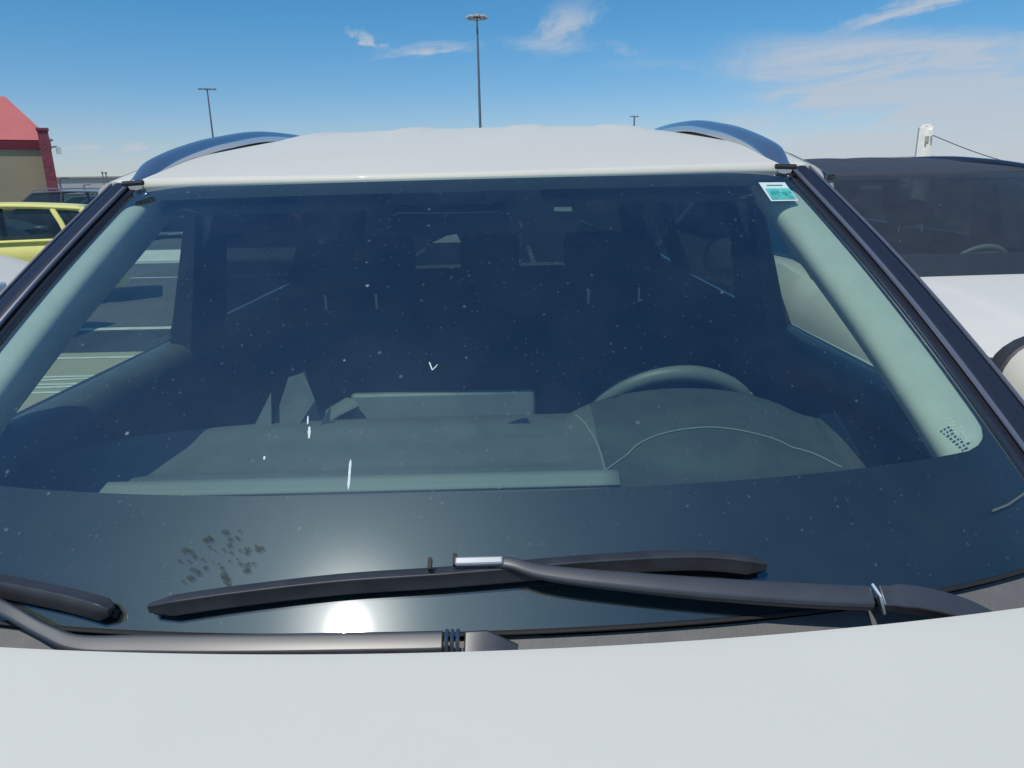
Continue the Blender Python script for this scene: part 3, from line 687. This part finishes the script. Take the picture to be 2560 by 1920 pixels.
for q in ((-.155, .255, .004, -.05, .0022), (-.236, .315, .004, -.022, .0024), (-.243, .335, .003, -.016, .0015), (-.037, .440, .007, -.018, .0014), (-.030, .4225, .009, .012, .0012), (-.30, .262, .001, -.006, .002)):
    b = MB(); streak(*q); b.build('glint_streak', 'glint_white', wsh, smooth=False)  # pale streaks laid on the glass as painted sun glints
# grey plate painted as the camera housing's lit slot, chip on the hood
b = MB(); b.add([WS(-.055, .762, -.0025), WS(.015, .762, -.0025), WS(.004, .79, -.0025), WS(-.02, .785, -.0025)], [(0, 1, 2, 3)]); b.build('camera_slot', 'paper_card', wsh, smooth=False)
b = MB(); b.box((-.02, .68, 1.495), (.20, .10, .05)); b.build('sensor_housing', 'interior_dark', main, bev=.015)
b = MB(); b.tube([WS(.865, .092, .002), WS(.90, .095, .002), WS(.945, .105, .003)], .0016, 6); b.build('scratch', 'paper_card', wsh)

b = MB(); b.tube([(.42, -.185, hoodz(.42, -.185)-.001), (.42, -.185, hoodz(.42, -.185)+.0006)], .0025, 7, up=(0, 1, 0)); b.build('paint_chip', 'paper_card', main)
# folded card lying on the dash of the main car
b = MB()
b.add([(-.385, .70, 1.122), (-.33, .66, 1.122), (-.295, .70, 1.118), (-.36, .735, 1.20), (-.325, .72, 1.212), (-.300, .69, 1.165)], [(0, 1, 4, 3), (1, 2, 5, 4), (0, 3, 4, 5, 2)])
b.add([(-.415, .66, 1.118), (-.375, .65, 1.118), (-.385, .70, 1.18), (-.27, .66, 1.118), (-.262, .66, 1.165), (-.29, .65, 1.118)], [(0, 1, 2), (3, 4, 5)])
cd = b.build('folded_card', 'paper_card', None, smooth=False, solid=.0015)
cd.location = CAR; tag(cd, 'crumpled grey card leaning on the dashboard inside the windshield of the foreground car', 'card')

# ---- neighbour
CROWN[0] = .105
nb = empty('parked_car', (2.20, 3.15, 0), 'white car with black roof at the right edge, beside the foreground car', 'car', rz=R_(2.5))
build_suv(nb, 'white_paint_worn', 'roof_dark', 'black_paint', 'dusty_glass')
b = MB(); b.tube(curve([(0, 2.75, 1.66), (0, 2.86, 1.70), (0, 2.98, 1.69)], 4), [.03]*5+[.024, .02, .012, .006][:4], 8, sx=.5); b.build('roof_antenna', 'black_paint', nb)

# ================================================================== generic cars
def gcar(name, loc, rz, label, paint, style='hatch', L=4.0, W=1.74, H=1.45, group=None, detail=True, rails=None):
    """x is the length axis, nose towards -x"""
    root = empty(name, loc, label, 'car', rz, group); hw_ = W/2
    belt = .94 if H < 1.55 else 1.04
    nose, tail = -L/2, L/2
    if style == 'hatch': xa, xb, xc, xd = nose+1.0, nose+1.75, tail-.45, tail-.12
    elif style == 'suv': xa, xb, xc, xd = nose+1.1, nose+1.75, tail-.40, tail-.10
    else: xa, xb, xc, xd = nose+1.15, nose+1.95, tail-1.15, tail-.55
    trunk = belt-.02 if style == 'sedan' else belt
    def topz(x):
        if x < xa: return lerp(.62, belt-.02, ss(x, nose-.25, xa))+.03*sin(pi*max(0, min(1, (x-nose)/(xa-nose))))
        if x > xd: return trunk-.10*ss(x, xd, tail+.1)
        return belt
    def wd(x):
        k = max(0, (nose+.6-x)/.6, (x-(tail-.5))/.5); return hw_*(1-.16*min(k, 1)**2.2)
    wx = (nose+.82, tail-.78)
    def zb(x):
        z = .24
        for a in wx:
            d = abs(x-a)
            if d < .37: z = max(z, .31+sqrt(.37**2-d*d))
        return z
    b = MB(); xs = lin(nose, tail, 56)
    def sec(u, v):
        x = u; W_ = wd(x); tz = topz(x)
        pr = [(0, tz+.015), (.5*W_, tz+.012), (.82*W_, tz), (.93*W_, tz-.03), (.985*W_, tz-.12), (W_, .72), (W_-.01, .58), (W_, .45), (W_-.03, .30), (W_-.07, .24)]
        s_ = -1 if v < 0 else 1; y, z = pr[abs(v) if v >= 0 else -v]; z = max(min(z, tz), zb(x)) if abs(v) > 4 else z
        return (x, y*s_, z)
    b.grid(sec, xs, range(-9, 10))
    for xe in (nose, tail):
        n_ = [sec(xe, v) for v in range(-9, 10)]; b.add(n_, [tuple(range(len(n_)))])
    b.build('body', paint, root)
    # greenhouse
    tw = hw_-.17; bw = hw_-.045
    def rfz(x, y): k = (x-xb)/(xc-xb); return H-.10+.10*sin(pi*min(1, max(0, k*.66+.22)))-.035*(y/tw)**2
    b = MB(); b.grid(lambda u, v: (lerp(xb-.02, xc+.04, u), v*tw, rfz(lerp(xb, xc, u), v*tw)), lin(0, 1, 16), lin(-1, 1, 13))
    b.build('roof', paint, root, solid=.035)
    for s_ in (-1, 1):
        b = MB()
        pa = [(xa, xb, .035), (lerp(xb, xc, .38)-.0, lerp(xb, xc, .38)+.02, .04), (xd if style != 'suv' else xd, xc, .05)]
        if L > 3.9: pa.append((lerp(xb, xc, .85)+.12, lerp(xb, xc, .82), .035))
        for (x0, x1, r_) in pa: b = MB(); b.tube([(x0, s_*bw, belt-.01), (lerp(x0, x1, .5), s_*lerp(bw, tw, .47), lerp(belt, H, .48)), (x1, s_*tw, rfz(x1, tw)-.01)], r_, 8, sx=1, sy=.5, up=(0, s_, 0)); b.build('window_pillar', paint if (x0, x1) != pa[1][:2] else 'dark_plastic', root)
        b = MB()
        b.tube([(x, s_*(tw+.0), rfz(x, tw)-.015) for x in lin(xb, xc, 8)], .03, 8); b.tube([(x, s_*bw, belt+.0) for x in lin(xa, xd, 4)], .025, 8)
        b.build('window_frame', paint, root)
        b = MB(); b.add([(xa+.06, s_*(bw-.01), belt), (xd-.04, s_*(bw-.01), belt), (xc-.02, s_*(tw-.01), rfz(xc, tw)-.03), (xb+.04, s_*(tw-.01), rfz(xb, tw)-.03)], [(0, 1, 2, 3)]); b.build('side_window', 'car_glass', root, smooth=False)
        if rails:
            b = MB(); b.tube(curve([(xb+.05, s_*(tw-.03), rfz(xb, tw)+.01), (xb+.25, s_*(tw-.03), H+.04), (xc-.2, s_*(tw-.03), H+.04), (xc, s_*(tw-.03), rfz(xc, tw)+.01)], 6), .016, 8); b.build('roof_rail', rails, root)
        if detail:
            b = MB(); b.grid(lambda u, v: (xa+.22+.07*sin(v*pi), s_*(hw_+.09)+.09*cos(v*pi)*cos(0), belt+.06+.055*(u-.5)*2*sin(v*pi)), lin(0, 1, 6), lin(0, 1, 8)); b.build('door_mirror', paint, root, solid=.05)
            b = MB()
            for xx in (lerp(xb, xc, .38), lerp(xb, xc, .86)): b.box((xx, s_*(hw_-.004), .68), (.008, .012, .50))
            b.box((0, s_*(hw_-.02), .27), (L*.45, .05, .07)); b.build('door_seam', 'rubber', root)
            for xx in (lerp(xb, xc, .30), lerp(xb, xc, .76)): b = MB(); b.box((xx, s_*(hw_+.008), .80), (.16, .02, .025)); b.build('door_handle', paint, root, bev=.006)
        b = MB(); b.box((nose+.10, s_*(hw_-.30), .66), (.22, .34, .12)); b.build('headlight', 'lamp_glass', root, bev=.03)
        b = MB(); b.box((tail-.07, s_*(hw_-.24), .82), (.14, .26, .16)); b.build('taillight', 'tail_glass', root, bev=.03)
        for xw in wx:
            b = MB(); V = []; n = 26; prf = [(.20, 0), (.29, .005), (.308, .03), (.308, .17), (.29, .195), (.20, .195)]
            for k in range(n):
                a_ = 2*pi*k/n; V += [(xw+r_*cos(a_), s_*(hw_-.01-q), .308+r_*sin(a_)) for r_, q in prf]
            l_ = len(prf); b.add(V, [(k*l_+j, ((k+1) % n)*l_+j, ((k+1) % n)*l_+j+1, k*l_+j+1) for k in range(n) for j in range(l_-1)])
            wo = b.build('wheel', 'tyre_rubber', root)
            b = MB()
            for k in range(7): a_ = 2*pi*k/7; b.tube([(xw, s_*(hw_-.02), .308), (xw+.19*cos(a_), s_*(hw_-.03), .308+.19*sin(a_))], .022, 6, up=(0, 1, 0))
            b.tube([(xw+.198*cos(2*pi*k/26), s_*(hw_-.03), .308+.198*sin(2*pi*k/26)) for k in range(27)], .012, 6, up=(0, 1, 0), cap=False)
            b.cyl((xw, s_*(hw_-.12), .308), (xw, s_*(hw_-.10), .308), .20, 20); b.build('rim', 'alloy', wo)
    b = MB(); b.grid(lambda u, v: (lerp(xa, xb, v)-.10*(1-u*u)*(1-v*.6), u*lerp(bw, tw, v), lerp(belt, rfz(xb, tw*u)-.015, v)), lin(-1, 1, 13), lin(0, 1, 8)); b.build('windshield', 'car_glass', root)
    b = MB(); b.grid(lambda u, v: (lerp(xd, xc, v)+.08*(1-u*u), u*lerp(bw, tw, v), lerp(belt, rfz(xc, tw*u)-.015, v)), lin(-1, 1, 13), lin(0, 1, 6)); b.build('rear_window', 'car_glass', root)
    b = MB(); b.box((nose+.02, 0, .50), (.08, W*.62, .16)); b.box((nose+.02, 0, .33), (.06, W*.7, .06)); b.build('grille', 'dark_plastic', root, bev=.01)
    if detail:
        b = MB(); b.box((lerp(xa, xb, .9)+.55, -.36, .72), (.16, .46, .64), Matrix.Rotation(R_(12), 3, 'Y')); b.box((lerp(xa, xb, .9)+.55, .36, .72), (.16, .46, .64), Matrix.Rotation(R_(12), 3, 'Y'))
        for s_ in (-.36, .36): b.box((lerp(xa, xb, .9)+.64, s_, 1.13), (.09, .24, .16)); b.box((xc-.35, s_, 1.02), (.1, .5, .30))
        b.box((xa+.25, 0, .86), (.5, W-.3, .14)); b.build('seats', 'seat_fabric', root, bev=.03)
    return root
gcar('parked_car', (-7.85, 10.5, 0), R_(25), 'yellow hatchback parked side-on behind the left pillar of the foreground car', 'yellow_paint', 'hatch', 4.15, 1.74, 1.47)
gcar('parked_car', (-7.35, 7.75, 0), pi, 'white sedan with its hood showing at the left edge, in front of the yellow hatchback', 'white_paint', 'sedan', 4.5, 1.76, 1.45)
gcar('parked_car', (-12.6, 15.5, 0), pi, 'dark grey sport utility vehicle with silver roof rails parked just behind the yellow hatchback', 'grey_paint', 'suv', 4.5, 1.84, 1.56, rails='alloy')

# ---- far row of cars
far = [('silver_paint', 'sedan', 4.5, 1.46, -15.5, 20.5, 'silver sedan in the row behind the dark grey sport utility vehicle'),
       ('grey_paint', 'suv', 4.6, 1.70, -14.6, 24.5, 'charcoal sport utility vehicle in the far row, below the red brick pier'),
       ('black_paint', 'suv', 4.6, 1.66, -12.2, 26.5, 'black sport utility vehicle in the far row, right of the brick pier'),
       ('silver_paint', 'hatch', 4.1, 1.55, -16.5, 31, 'silver hatchback far off in front of the beige building wall'),
       ('blue_paint', 'sedan', 4.6, 1.48, -15.2, 36, 'dark blue sedan far off between the brick pier and the foreground car'),
       ('white_paint', 'hatch', 4.1, 1.52, -21.5, 38, 'white hatchback far off below the beige wall'),
       ('black_paint', 'sedan', 4.6, 1.47, -19.5, 43, 'black sedan farthest in the car park near the long pale warehouse'),
       ('red_paint', 'hatch', 4.0, 1.50, -8.0, 30, 'red hatchback far off, hidden behind the foreground car roof')]
for i, (pt, sy, L_, H_, x, y, lb) in enumerate(far):
    gcar('parked_car', (x, y, 0), 0 if i % 2 else pi, lb, pt, sy, L_, 1.78, H_, group='cars parked in the far rows', detail=False, rails='rail_metal' if i in (1,) else None)

# ================================================================== buildings
def at(azd, dist, z=0.): a = R_(azd); return Vector((dist*sin(a), dist*cos(a), z))
# red roofed shop: corner at az -31.2, front wall running to the left
D = 46.
c0 = at(-31.45, D); dirn = Vector((-cos(R_(-35)), sin(R_(-35)), 0))      # wall direction, receding left
bl = empty('shop_building', c0, 'beige shop building with a sloping red roof and red fascia at the left edge', 'building', math.atan2(dirn.y, dirn.x))
Zt = 1.55+D*math.tan(R_(3.35))
b = MB(); b.box((14, -7, Zt/2-.2), (28, 14, Zt-.4)); b.build('wall', 'beige_wall', bl, smooth=False)
b = MB(); b.box((13.9, .03, Zt-.18), (28.6, .12, .42)); b.box((-.1, -7, Zt-.18), (.5, 14.4, .42)); b.build('fascia', 'red_trim', bl, smooth=False)
Zr = 1.55+48.4*math.tan(R_(5.95))
b = MB(); b.add([(-.5, .1, Zt+.05), (28.5, .1, Zt+.05), (28.5, -14.4, Zt+.05), (-.5, -14.4, Zt+.05), (1.1, -2.4, Zr), (25.5, -2.4, Zr), (25.5, -11, Zr), (1.1, -11, Zr)],
                [(0, 1, 5, 4), (1, 2, 6, 5), (2, 3, 7, 6), (3, 0, 4, 7), (4, 5, 6, 7), (3, 2, 1, 0)])
b.build('roof', 'red_roof', bl, smooth=False)
for i in range(3):
    b = MB(); b.box((8+6*i, .02, 1.3), (2.4, .1, 2.2)); b.build('window', 'car_glass', bl, smooth=False)
zp = 1.55+D*math.tan(R_(3.92))
b = MB(); b.box((0, 0, zp/2), (.5, .5, zp), taper=.93); b.box((0, 0, zp+.06), (.56, .56, .12)); pr = b.build('brick_pier', 'brick_red', None, smooth=False)
pr.location = at(-31.28, D-.9); pr.rotation_euler = (0, 0, R_(31)); tag(pr, 'dark red brick pier standing at the right corner of the beige shop building', 'pier')
b = MB(); b.tube([(.22, 0, 3.9), (.5, 0, 3.95)], .04, 6, up=(0, 1, 0)); b.box((.55, 0, 3.75), (.22, .22, .34)); b.box((.32, 0, 4.25), (.14, .1, .1)); b.build('wall_lamp', 'white_concrete', pr, smooth=False)

def longb(name, a0, a1, dist, h, label, mt='pale_wall', depth=25):
    p0, p1 = at(a0, dist), at(a1, dist); d = p1-p0; L_ = d.length
    r_ = empty(name, p0, label, 'building', math.atan2(d.y, d.x))
    b = MB(); b.box((L_/2, depth/2, h/2), (L_, depth, h)); b.build('wall', mt, r_, smooth=False)
    b = MB(); b.box((L_/2, depth/2, h+.12), (L_+.6, depth+.6, .24)); b.build('roof', 'concrete', r_, smooth=False)
    b = MB(); n = int(L_//9)
    for k in range(n): b.box((4.5+9*k, -.05, h*.38), (3.4, .12, h*.5))
    b.build('loading_doors', 'concrete', r_, smooth=False)
    return r_
longb('warehouse', -34, -18, 150, 4.3, 'long pale warehouse on the horizon between the brick pier and the foreground car')
longb('warehouse', 12, 29.5, 130, 4.35, 'long low white warehouse on the horizon left of the white post', 'white_concrete')
longb('warehouse', -16, 10, 210, 5, 'pale warehouse on the horizon hidden behind the foreground car')

# low white kerb wall seen through the left door window
b = MB(); b.box((0, 0, .05), (9, 2.9, .10)); o = b.build('concrete_island', 'white_concrete', None, bev=.02); o.location = (-8.2, 17.9, 0)
tag(o, 'low white concrete parking island seen through the left door window of the foreground car', 'parking island')

# ---- light masts
def mast(azd, dist, h, r_, label, ring=True, rot=0., hs=.0125):
    root = empty('light_mast', at(azd, dist), label, 'light mast', R_(rot)-R_(azd), 'light masts over the car park')
    b = MB(); b.cyl((0, 0, 0), (0, 0, h), r_, 14, r_*.55); b.cyl((0, 0, 0), (0, 0, .5), r_*2, 14, r_*1.8); b.build('pole', 'steel', root)
    hd = MB(); hw2 = dist*hs
    if ring:
        hd.tube([(hw2*.8*cos(2*pi*k/20), hw2*.8*sin(2*pi*k/20), h) for k in range(21)], .07, 6, cap=False)
        for k in range(4): a = pi*k/4; hd.cyl((hw2*.8*cos(a), hw2*.8*sin(a), h), (-hw2*.8*cos(a), -hw2*.8*sin(a), h), .05, 6)
    else: hd.cyl((-hw2*.8, 0, h), (hw2*.8, 0, h), .08, 6)
    hd.build('head_frame', 'steel', root)
    for k in range(8 if ring else 4):
        a = 2*pi*k/8
        c = Vector((hw2*.85*cos(a), hw2*.85*sin(a), h+.05)) if ring else Vector((hw2*(-.85+1.7*k/3), 0, h-.05))
        b = MB(); b.box(c, (.62*min(1, hs/.0098), .5, .26), taper=.7); b.build('floodlight', 'silver_paint' if ring else 'steel', root, bev=.04)
mast(-1.98, 80, 1.55+80*math.tan(R_(11.6)), .17, 'tallest light mast with a ring of floodlights, above the middle of the roof')
mast(-21.1, 138, 1.55+138*math.tan(R_(6.84)), .20, 'slim distant light mast with a flat T head above the left roof rail', False, 0, .0098)
mast(9.5, 205, 1.55+205*math.tan(R_(4.75)), .34, 'farthest light mast, only its head showing above the foreground roof', False, 25, .006)
for i, (a_, d_, h_) in enumerate(((-28.3, 120, 4.45), (-28.1, 120, 4.4), (-30.84, 70, 2.8), (-27.3, 90, 2.9), (-25.4, 130, 4.6), (-29.5, 100, 2.6), (-26.3, 100, 3.1))):
    b = MB(); b.cyl((0, 0, 0), (0, 0, h_), .07, 8)
    if i % 3 == 2: b.tube([(0, 0, h_), (.3, 0, h_+.08), (.8, 0, h_+.05)], .05, 6, up=(0, 1, 0))
    else: b.box((0, 0, h_), (.22, .16, .3))
    o = b.build('far_post', 'steel', None); o.location = at(a_, d_)
    tag(o, ['thin grey post, left one of a close pair above the warehouse roof', 'thin grey post, right one of a close pair above the warehouse roof', 'small curved lamp post right beside the brick pier', 'short grey post before the warehouse, left of the foreground car corner', 'tallest thin post above the warehouse, nearest the foreground car pillar', 'small curved post before the warehouse, midway to the close pair', 'short post before the warehouse, nearest the foreground car but one'][i], 'post', 'thin posts in front of the warehouse')

# ---- white concrete post with cable
po = empty('concrete_post', at(28.88, 16), 'white concrete post with a sagging cable, rising behind the neighbouring car', 'post', R_(-20))
hp = 1.55+16*math.tan(R_(3.19))
b = MB(); b.box((0, 0, hp/2), (.26, .22, hp), taper=.86); b.box((.055, -.105, hp/2), (.07, .06, hp-.1), taper=.9); b.cyl((0, 0, hp), (0, 0, hp+.035), .10, 12); b.build('shaft', 'post_white', po, bev=.01)
b = MB(); b.box((.02, -.14, hp-.22), (.06, .03, .10)); b.box((.09, -.14, hp-.20), (.03, .03, .07)); b.build('bracket', 'concrete', po)
P0 = Vector((.12, 0, hp-.15)); P1 = Vector((2.6, .3, 1.55)); 
b = MB(); b.tube([P0.lerp(P1, k/20)+Vector((0, 0, -.12*sin(pi*k/20))) for k in range(21)], .008, 5); b.build('cable', 'cable_black', po)
po2 = empty('concrete_post', at(36.5, 18.2), 'second white concrete post beyond the right edge, holding the other end of the cable', 'post', 0)
b = MB(); b.box((0, 0, .8), (.26, .22, 1.6), taper=.86); b.build('shaft', 'white_concrete', po2, bev=.01)

sc.render.engine = 'CYCLES'
sc.cycles.transparent_max_bounces = 24; sc.cycles.max_bounces = 10
